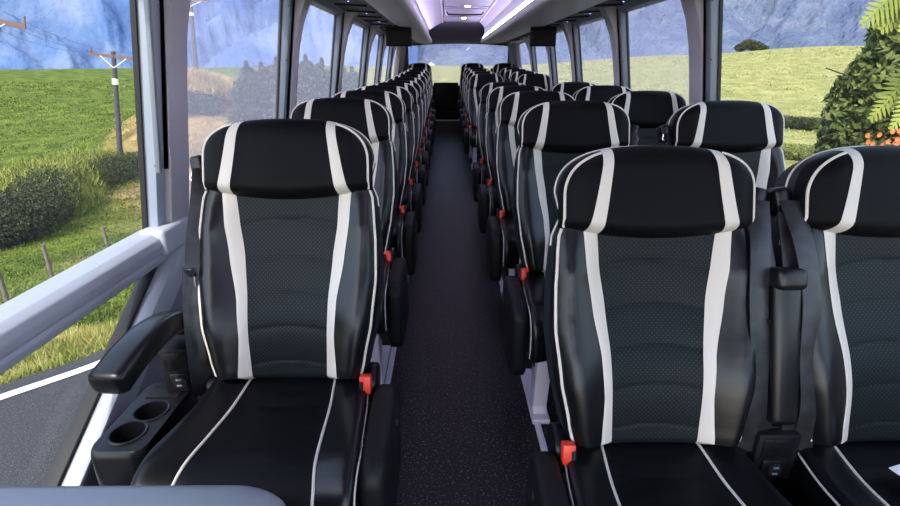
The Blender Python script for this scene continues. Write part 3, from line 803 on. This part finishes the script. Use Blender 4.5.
# mountains: ridged height fields far away
def mount_mat(name, c1, c2, c3, sc):
    m = bpy.data.materials.new(name); m.use_nodes = True
    nt = m.node_tree; N = nt.nodes; L = nt.links; b = N['Principled BSDF']; b.inputs['Roughness'].default_value = 1; b.inputs['Specular IOR Level'].default_value = 0
    tc = N.new('ShaderNodeTexCoord'); n = N.new('ShaderNodeTexNoise'); n.inputs['Scale'].default_value = sc; n.inputs['Detail'].default_value = 10; n.inputs['Distortion'].default_value = .6; n.inputs['Roughness'].default_value = .62
    L.new(tc.outputs['Object'], n.inputs['Vector'])
    r = N.new('ShaderNodeValToRGB'); e = r.color_ramp.elements
    e[0].position = .36; e[0].color = (*c1, 1); e[1].position = .66; e[1].color = (*c3, 1); x = e.new(.5); x.color = (*c2, 1)
    L.new(n.outputs['Fac'], r.inputs['Fac']); L.new(r.outputs['Color'], b.inputs['Base Color'])
    bp = N.new('ShaderNodeBump'); bp.inputs['Strength'].default_value = .8; bp.inputs['Distance'].default_value = 10
    n2 = N.new('ShaderNodeTexNoise'); n2.inputs['Scale'].default_value = sc*5; n2.inputs['Detail'].default_value = 8; L.new(tc.outputs['Object'], n2.inputs['Vector'])
    L.new(n2.outputs['Fac'], bp.inputs['Height']); L.new(bp.outputs['Normal'], b.inputs['Normal'])
    return m
M['mount_left'] = mount_mat('haze_tinted_rock', (.055, .100, .215), (.085, .138, .255), (.18, .22, .32), .010)  # distance haze painted into the blue base colours of both ranges
M['mount_right'] = mount_mat('haze_tinted_forest', (.080, .105, .165), (.110, .135, .195), (.155, .175, .225), .03)
def mountain(name, a0, a1, m, seed, amp, fr, label):
    mb = MB(); nr, na = 70, 320; vs = []
    for j in range(nr+1):
        r = lerp(450, 1250, j/nr)
        for i in range(na+1):
            az_ = lerp(a0, a1, i/na); a = math.radians(az_); x, y = r*math.sin(a), r*math.cos(a)
            wob = noise.noise(Vector((az_*.05, r*.006, seed+3)))*2.2
            p = Vector((az_*fr+wob, r*.0030, seed)); rid = 0; f = 1; g = 1
            for o in range(6):
                rid += g*(1-abs(noise.noise(p*f))*2.4); f *= 2.0; g *= .52
            k = sm(450, 1150, r)
            z = -25+k*205+amp*rid*sm(450, 750, r)*(.35+.65*k)
            vs.append((x, y, z))
    w = na+1
    mb.add(vs, [(j*w+i, j*w+i+1, (j+1)*w+i+1, (j+1)*w+i) for j in range(nr) for i in range(na)])
    o = mb.build(name, m, smooth=True, angle=180); return tag(o, label, 'mountain')
mountain('mountain', -75, -3, M['mount_left'], 1.3, 85, .15, 'rocky mountain range painted haze blue filling the view through the left windows')
mountain('mountain', -3, 75, M['mount_right'], 7.7, 40, .26, 'forested mountain range painted haze blue beyond the right windows')

# ---- vegetation
def sp(px, py, r):   # point on the sight line at horizontal distance r
    cx_, cy_ = (px-446)/500, (253-py)/500
    c, s_ = math.cos(math.radians(20.5)), math.sin(math.radians(20.5))
    d = Vector((cx_, c+cy_*s_, -s_+cy_*c)); hd = math.hypot(d.x, d.y); d *= r/hd
    return Vector((d.x, d.y, EYE+d.z))
def foliage(mb, c, rx, ry, rz, n, ls, rnd, flat=.0):
    for _ in range(n):
        while True:
            d = Vector((rnd.uniform(-1, 1), rnd.uniform(-1, 1), rnd.uniform(-1, 1)))
            if .35 < d.length < 1: break
        p = Vector((c[0]+d.x*rx, c[1]+d.y*ry, c[2]+d.z*rz))
        a = Vector((rnd.gauss(0, 1), rnd.gauss(0, 1), rnd.gauss(0, 1))).normalized(); b = a.orthogonal().normalized()
        b = Matrix.Rotation(rnd.uniform(0, 6.28), 3, a) @ b; s = ls*rnd.uniform(.6, 1.3)
        mb.add([p-a*s, p+b*s*.45, p+a*s, p-b*s*.45], [(0, 1, 2, 3)])
def polar(px, r):     # direction by slope x/y
    k = (px-446)/500; y = r/math.sqrt(1+k*k/0.9); return k*y/.95, y
M['conifer'] = leafmat('conifer_foliage', (.028, .045, .028), (.07, .085, .05), 1.5)
M['bark'] = mat('bark', (.06, .045, .035), .9)
M['shrubleaf'] = leafmat('shrub_foliage', (.045, .075, .016), (.17, .20, .05), 6)
M['fern'] = leafmat('fern_frond', (.15, .20, .025), (.30, .32, .07), 4)
M['flower'] = mat('orange_flower', (.75, .16, .05), .6)
M['olive'] = leafmat('olive_bush', (.10, .12, .03), (.24, .25, .07), 4)
M['hedge'] = leafmat('dark_hedge', (.022, .030, .012), (.07, .075, .03), 3)
M['gorse'] = leafmat('gorse_top', (.10, .13, .02), (.30, .30, .06), 1.2)
M['drygrass'] = leafmat('dry_grass', (.26, .18, .06), (.50, .37, .16), .8)
M['verge'] = leafmat('verge_grass', (.16, .20, .03), (.52, .44, .14), 2.2)

M['tuft_green'] = leafmat('tuft_green', (.06, .095, .010), (.17, .195, .03), .6)
M['tuft_pale'] = leafmat('tuft_pale', (.19, .20, .06), (.38, .34, .14), .5)
rnd = random.Random(3)
trees = [(247, 58, 5.4, 2.3), (262, 62, 4.5, 2.4), (276, 57, 5.1, 2.6), (292, 61, 4.7, 2.6), (306, 58, 5.3, 2.4), (322, 62, 4.6, 2.6), (338, 60, 4.0, 2.6), (352, 64, 3.4, 2.4)]
nm = ['leftmost dark conifer beyond the left windows, right of the dry bank', 'second dark conifer of the clump beyond the left windows', 'third dark conifer of the clump beyond the left windows', 'bushy dark conifer right behind the second window pillar', 'tall dark conifer just right of the second left pillar', 'rounded dark tree between the second and third left pillars', 'low rounded tree by the third left window pillar', 'smallest rounded tree at the right end of the conifer clump']
tops = [66, 67, 62, 60, 59, 62, 64, 71]
for (px, r, hh, rw), lab, ty in zip(trees, nm, tops):
    r *= .68; rw *= .8; tp = sp(px, ty, r); x, y = tp.x, tp.y; z = height(x, y); hh = tp.z-z+.1
    t = empty('conifer_tree', (x, y, z), lab, 'tree', 'conifers beyond the left windows')
    MB().tube([(0, 0, -.2), (0, 0, hh*.9)], .12, 8, rs=[.16, .03]).build('trunk', M['bark'], t)
    mb = MB()
    for k in range(11):
        q = k/10; ww = rw*(1-q**1.6)**.8+.10
        for _k in range(3):
            an = rnd.uniform(0, 6.28); foliage(mb, (ww*.45*math.cos(an), ww*.45*math.sin(an), .3+q*(hh-.5)), ww*.62, ww*.62, .42, 190, .15, rnd)
    mb.build('crown', M['conifer'], t, smooth=False)

# bank with gorse on the left; its shade is put into dark foliage colour
def blades(mb, c, rx, ry, rz, n, ls, rnd):
    for _ in range(n):
        a = rnd.uniform(0, 6.28); q = math.sqrt(rnd.random()); x, y = c[0]+rx*q*math.cos(a), c[1]+ry*q*math.sin(a)
        z = c[2]-rz+rz*1.5*rnd.random()*math.sqrt(max(0, 1-q*q)); h_ = ls*rnd.uniform(1.5, 4); b = rnd.uniform(0, 6.28); wv = ls*.22
        mb.add([(x-wv*math.cos(b), y-wv*math.sin(b), z), (x+wv*math.cos(b), y+wv*math.sin(b), z), (x+rnd.gauss(0, h_*.4), y+rnd.gauss(0, h_*.4), z+h_)], [(0, 1, 2)])
def ridge(name, pts, widths, heights, m, label, cat, dens=500, ls=.09, kind=None, blade=False):
    mb = MB(); P_ = catmull(pts, 6)
    k = len(P_)-1
    for i, p in enumerate(P_):
        q = i/k; wv = lin([(j/(len(widths)-1), v) for j, v in enumerate(widths)], q); hv = lin([(j/(len(heights)-1), v) for j, v in enumerate(heights)], q)
        (blades if blade else foliage)(mb, (p.x, p.y, height(p.x, p.y)+hv*.45), wv, wv, hv*.55, dens, ls, rnd)
    o = mb.build(name, m, smooth=False); return tag(o, label, cat, None, kind)
def gp(px, py):   # ground point seen at a pixel
    cx_, cy_ = (px-446)/500, (253-py)/500
    c, s_ = math.cos(math.radians(20.5)), math.sin(math.radians(20.5))
    d = Vector((cx_, c+cy_*s_, -s_+cy_*c)).normalized(); p = Vector((0, 0, EYE)); t = 1
    while t < 400:
        q = p+d*t
        if q.z < height(q.x, q.y): return q.x, q.y
        t += .1
    return q.x, q.y
if True:
    b1 = [gp(-25, 250), gp(20, 240), gp(52, 222), gp(66, 200), (gp(90, 190)), gp(125, 180), gp(150, 172)]
    ridge('gorse_bank', [(x, y, 0) for x, y in b1], [.9, .9, .9, 1.0, 1.3, 1.3, 1.2], [1.2, 1.2, 1.7, 1.5, 1.3, 1.5, 1.3], M['hedge'], 'shrubby bank with shade painted as dark foliage in the green pasture outside the front left window', 'hedge', 1500, .045)
    b2 = [gp(-25, 232), gp(25, 222), gp(52, 204), gp(88, 184), gp(122, 176)]
    ridge('gorse_bushes', [(x, y, 0) for x, y in b2], [1.5, 1.6, 1.7, 1.6, 1.4], [1.9, 2.1, 2.5, 2.4, 2.2], M['gorse'], 'yellow green tussocks growing on top of the dark bank', 'bush', 2200, .085, None, True)
    b3 = [gp(182, 90), gp(205, 92), gp(228, 95), gp(244, 98)]
    ridge('dry_grass_bank', [(x, y, 0) for x, y in b3], [2.0, 2.2, 2.0, 1.6], [2.0, 1.6, 1.2, .8], M['drygrass'], 'tall golden dry grass bank behind the first left pillar', 'grass', 1600, .12, 'stuff', True)
    b4 = [gp(184, 165), gp(200, 150), gp(215, 140)]
    ridge('dry_grass_slope', [(x, y, 0) for x, y in b4], [1.6, 2.0, 2.0], [.7, .8, .8], M['drygrass'], 'golden dry grass slope low in the window beside the first left pillar', 'grass', 2200, .07, 'stuff', True)
    b5 = [gp(183, 118), gp(197, 112), gp(212, 116)]
    ridge('dark_bush', [(x, y, 0) for x, y in b5], [1.3, 1.4, 1.0], [1.6, 1.7, 1.1], M['hedge'], 'dark bush on the dry grass bank right of the first left pillar', 'bush', 900, .1)  # plain dark foliage colour, same as the hedges
    # verge of long grass by the road
    mb = MB()
    def edge_at(u): f = u*(len(edge)-1); i = min(len(edge)-2, int(f)); return edge[i].lerp(edge[i+1], f-i)
    for _ in range(16000):
        u = rnd.uniform(.2, .62); p = edge_at(u); i = min(len(edge)-2, int(u*(len(edge)-1))); t = (edge[i+1]-edge[i]).normalized(); nr = Vector((-t.y, t.x, 0))
        k = abs(rnd.gauss(0, 1.0))+.16; x, y = p.x+nr.x*k, p.y+nr.y*k; z = height(x, y)-.03
        hgt = rnd.uniform(.05, .17)*(1 if k > .5 else .7); a = rnd.uniform(0, 6.28); wv = .009
        lx, ly = rnd.gauss(0, .05), rnd.gauss(0, .05)
        mb.add([(x-wv*math.cos(a), y-wv*math.sin(a), z), (x+wv*math.cos(a), y+wv*math.sin(a), z), (x+lx, y+ly, z+hgt)], [(0, 1, 2)])
    tag(mb.build('verge_grass', M['verge'], smooth=False), 'long yellow green grass on the road verge outside the lower left window', 'grass', None, 'stuff')
for nm_, a0, a1, cnt, lab, c_ in (('pasture_grass', -52, -28, 42000, 'grass blades of the green pasture outside the left windows', 'tuft_green'), ('hill_grass', 12, 48, 26000, 'pale grass blades of the hill outside the right windows', 'tuft_pale')):
    mb = MB()
    for _ in range(cnt):
        r = 7*math.exp(rnd.random()*math.log(14)); a = math.radians(rnd.uniform(a0, a1)); x, y = r*math.sin(a), r*math.cos(a); z = height(x, y)-.03
        if math.hypot(x, y) < 7 or x > -4.2 and a0 < 0: continue
        h_ = (.03+.0022*r)*rnd.uniform(.4, 1.2)*(1+.6*noise.noise(Vector((x*.3, y*.3, 1)))); q = rnd.uniform(0, 6.28); wv = .01+.0012*r
        mb.add([(x-wv*math.cos(q), y-wv*math.sin(q), z), (x+wv*math.cos(q), y+wv*math.sin(q), z), (x+rnd.gauss(0, h_*.4), y+rnd.gauss(0, h_*.4), z+h_)], [(0, 1, 2)])
    tag(mb.build(nm_, M[c_], smooth=False), lab, 'grass', None, 'stuff')
# fence posts
fpos = [(11, 305, .68), (54, 277, .70), (110, 252, .62)]
flab = ['thin wooden fence post nearest the left edge of the photo', 'thin wooden fence post in the middle of the three in the pasture', 'thin wooden fence post closest to the first window pillar']
for (px, py, hh), lab in zip(fpos, flab):
    x, y = gp(px, py); z = height(x, y)
    o = MB().tube([(0, 0, -.1), (.01, 0, hh*.5), (0, .01, hh)], .035, 8).build('fence_post', M['wood']); o.location = (x, y, z)
    tag(o, lab, 'fence post', 'fence posts by the road')

# power poles
def pole(x, y, z, hh, r, arm, rz, lab, tilt=0):
    t = empty('power_pole', (x, y, z), lab, 'power pole', 'power poles', rz)
    t.rotation_euler = (0, tilt, rz); lean = 0
    MB().tube([(0, 0, -.3), (lean, 0, hh)], r, 12, rs=[r*1.15, r*.8]).build('pole', M['polewood'], t)
    MB().tube([(lean*.72, 0, hh*.755), (lean*.79, 0, hh*.80)], r*1.12, 12).build('white_band', M['whiteband'], t)
    MB().box(-arm/2, arm/2, -r*.5-.03, -r*.5+.05, hh*.955, hh*.975+.02, .005, 1).build('crossarm', M['rust'], t)
    for s in (-1, 1):
        MB().tube([(s*arm*.28, -r, hh*.96), (0, -r, hh*.88)], r*.16, 6).build('brace', M['whiteband'], t)
    for k in (-.48, -.0, .48):
        c = MB(); c.tube([(arm*k, 0, hh*.975), (arm*k, 0, hh*.985), (arm*k, 0, hh*.99), (arm*k, 0, hh*1.012)], .05, 10, rs=[r*.25, r*.5, r*.35, r*.4]); c.build('insulator', M['rust'], t)
    return t
def pole_between(base, top, r, arm, rz, lab):
    d = top-base; hh = d.length
    t = pole(base.x, base.y, base.z, hh, r, arm, 0, lab)
    q = Vector((0, 0, 1)).rotation_difference(d.normalized()) @ Matrix.Rotation(rz, 3, 'Z').to_quaternion()
    t.rotation_euler = q.to_euler(); return t
def wire(a, b, sag, lab, r=.006):
    pts = [a.lerp(b, i/16)-Vector((0, 0, sag*4*(i/16)*(1-i/16))) for i in range(17)]
    tag(MB().tube(pts, r, 5).build('power_line', M['wire']), lab, 'power line', 'power lines')
x, y = gp(123, 178); D1 = math.hypot(x, y); P1 = sp(115, 52, D1)
pole_between(Vector((x, y, height(x, y))), P1, D1*.0040, D1*.062, .35, 'dark power pole with crossarm standing beside the gorse bank')
pole_between(Vector((sp(197, 68, 116).x, sp(197, 68, 116).y, height(sp(197, 68, 116).x, sp(197, 68, 116).y))), sp(191, -2, 116), .40, 6.5, .3, 'tall power pole on the hill crest right of the first left pillar')
P3 = sp(-18, 11, 22); b3_ = sp(-15, 190, 22); b3_.z = min(b3_.z, height(b3_.x, b3_.y))
pole_between(Vector((b3_.x, b3_.y, height(b3_.x, b3_.y))), P3, .09, 2.3, .35, 'power pole at the far left edge showing only a rusty crossarm end')
for k, w_ in ((-.6, 'left'), (0, 'middle'), (.6, 'right')):
    off = Vector((math.cos(.35)*k, math.sin(.35)*k, 0))
    wire(P3+off, P1+off*1.5, .35, f'{w_} thin wire strung between the leftmost crossarm and the nearer power pole', .0055)

# white farmhouse seen through the rear window
HSC = .55
hs = empty('farmhouse', (-4.2, 150, height(-4.2, 150)), 'small white farmhouse on the crest seen through the rear window', 'house')
MB().box(-2, 2, -2, 2, 0, 5.0).build('wall', mat('white_weatherboard', (.8, .8, .8), .7), hs, smooth=False)
MB().prism([(-2.4, 5.0), (2.4, 5.0), (0, 6.4)], lambda p, t: Vector((p[0], t, p[1])), -2.3, 2.3).build('roof', mat('grey_iron_roof', (.45, .45, .47), .6), hs, smooth=False)

hs.scale = (HSC, HSC, HSC)
# right side: lone bush on the crest, dark hedge band, shrub, ferns, flowers
c = sp(751, 45, 112); mb = MB(); gz = height(c.x, c.y)
for dx, dz, rr_ in ((-1.6, .7, 1.0), (-.3, 1.2, 1.3), (1.3, .8, 1.3), (2.6, .5, .9)): foliage(mb, (c.x+dx, c.y, gz+dz), rr_, rr_, rr_*.7, 700, .2, rnd)
tag(mb.build('crest_bush', M['hedge'], smooth=False), 'lone dark bush on the hill crest outside the right windows', 'bush')
hb = [gp(786, 128), gp(810, 130), gp(835, 132), gp(858, 134)]
ridge('hedge_row', [(x, y, 0) for x, y in hb], [.5, .5, .5, .5], [.62, .62, .62, .6], M['hedge'], 'low dark hedge line at the foot of the right hand hill', 'hedge', 500, .05)
hb2 = [gp(786, 158), gp(810, 160), gp(840, 165), gp(870, 170)]
ridge('olive_scrub', [(x, y, 0) for x, y in hb2], [.8, .8, .8, .8], [.55, .5, .5, .5], M['olive'], 'olive green scrub in front of the dark hedge outside the right window', 'bush', 900, .04)
# near shrub on the right
mb = MB()
for px, py, rr_ in ((905, 60, .30), (890, 80, .34), (872, 100, .32), (858, 125, .30), (880, 135, .4), (905, 110, .45), (850, 150, .25), (915, 30, .3), (925, 150, .5), (900, 170, .5), (868, 165, .35), (940, 90, .6)):
    c = sp(px, py, 6.0); foliage(mb, c, rr_, rr_, rr_, 1500, .042, rnd)
rs0 = sp(915, 150, 6.0)
sh = empty('leafy_shrub', (rs0.x, rs0.y, height(rs0.x, rs0.y)), 'dense green leafy shrub outside the front right window', 'bush')
o = mb.build('foliage', M['shrubleaf'], sh, smooth=False); o.matrix_parent_inverse = Matrix.Translation(-Vector(sh.location))
st = MB()
for i in range(7):
    c = sp(860+i*12, 80+((i*37) % 60), 6.0)-sh.location
    st.tube(catmull([(0, 0, -.1), (c.x*.4, c.y*.4, c.z*.5), (c.x, c.y, c.z)], 5), .02, 6)
c1 = sp(880, 92, 6)-sh.location; c2 = sp(828, 68, 5.6)-sh.location; st.tube([c1, (c1+c2)/2+Vector((0, 0, .02)), c2], .006, 5)
st.build('stem', M['bark'], sh)
# flowers
for i in range(16):
    px = 868+rnd.uniform(0, 40); py = 131+rnd.uniform(0, 20); c = sp(px, py, 5.45); mb = MB()
    for k in range(7):
        a = k/7*6.28; d = Vector((math.cos(a), -.35, math.sin(a))).normalized()*.024; q = Vector((-math.sin(a), 0, math.cos(a)))*.011
        mb.add([(0, 0, 0), d*.6+q, d, d*.6-q], [(0, 1, 2, 3)])
    o = mb.build('orange_flower', M['flower'], smooth=False); o.location = c
    tag(o, 'small orange flower among the shrub leaves outside the front right window', 'flower', 'orange flowers on the shrub')
def fern(base, tips, lab):
    root = empty('fern', base, lab, 'fern')
    for tip in tips:
        d = tip-base; mid = d*.55+Vector((0, 0, .16))
        pts = catmull([Vector((0, 0, 0)), mid, d], 14); mb = MB(); n = len(pts)
        mb.tube(pts, .004, 5)
        for i in range(2, n):
            q = i/n; L_ = .15*math.sin(PI*min(1, q*.9+.1))+.015; t = (pts[min(i+1, n-1)]-pts[i-1]).normalized(); sd = t.cross(Vector((.2, -1, .2))).normalized()
            for s in (-1, 1):
                tipv = pts[i]+(sd*s+t*.35)*L_+Vector((0, 0, -.25*L_)); b = t*.011
                mb.add([pts[i]-b, pts[i]+b, (pts[i]*.4+tipv*.6)+b*.9, tipv, (pts[i]*.4+tipv*.6)-b*.9], [(0, 1, 2, 3, 4)])
        mb.build('frond', M['fern'], root, smooth=False)
fern(sp(985, -20, 4.2), [sp(866, 22, 3.7), sp(885, 28, 3.8), sp(905, 30, 3.8)], 'yellow green fern frond hanging into the top right corner')
fern(sp(975, 60, 4.6), [sp(874, 118, 4.2), sp(895, 128, 4.2)], 'yellow green fern frond on the right edge above the orange flowers')

# ------------------------------------------------------------------ light, world, camera
w = bpy.data.worlds.new('World'); SC.world = w; w.use_nodes = True
nt = w.node_tree; bg = nt.nodes['Background']
sky = nt.nodes.new('ShaderNodeTexSky'); sky.sky_type = 'NISHITA'; sky.sun_disc = False
sky.sun_elevation = math.radians(48); sky.sun_rotation = math.radians(200); sky.air_density = 1.0; sky.dust_density = 1.5
mxs = nt.nodes.new('ShaderNodeMix'); mxs.data_type = 'RGBA'; mxs.inputs['Factor'].default_value = .35; mxs.inputs['B'].default_value = (1.9, 1.95, 2.05, 1)
nt.links.new(sky.outputs[0], mxs.inputs['A']); nt.links.new(mxs.outputs['Result'], bg.inputs[0]); bg.inputs['Strength'].default_value = .62
sd = bpy.data.lights.new('Sun', 'SUN'); sd.energy = 3.2; sd.angle = math.radians(.8); sd.color = (1, .95, .86)
so = bpy.data.objects.new('sun', sd); COL.objects.link(so)
az = math.radians(-158)       # where the sun stands: behind the camera, a little left
el = math.radians(50)
sdir = Vector((math.sin(az)*math.cos(el), math.cos(az)*math.cos(el), math.sin(el)))
so.rotation_euler = sdir.to_track_quat('Z', 'Y').to_euler()

cam = bpy.data.cameras.new('Camera'); co = bpy.data.objects.new('camera', cam); COL.objects.link(co)
cam.sensor_width = 36; cam.lens = 20.0; cam.clip_start = .02; cam.clip_end = 4000
co.location = (0, 0, EYE); co.rotation_euler = (math.radians(90-20.5), 0, math.radians(-.43))
SC.camera = co
vs_ = SC.view_settings
SC.display_settings.display_device = 'sRGB'
vs_.view_transform = 'Standard'; vs_.look = 'None'; vs_.exposure = 0.35; vs_.gamma = 1; vs_.use_curve_mapping = False
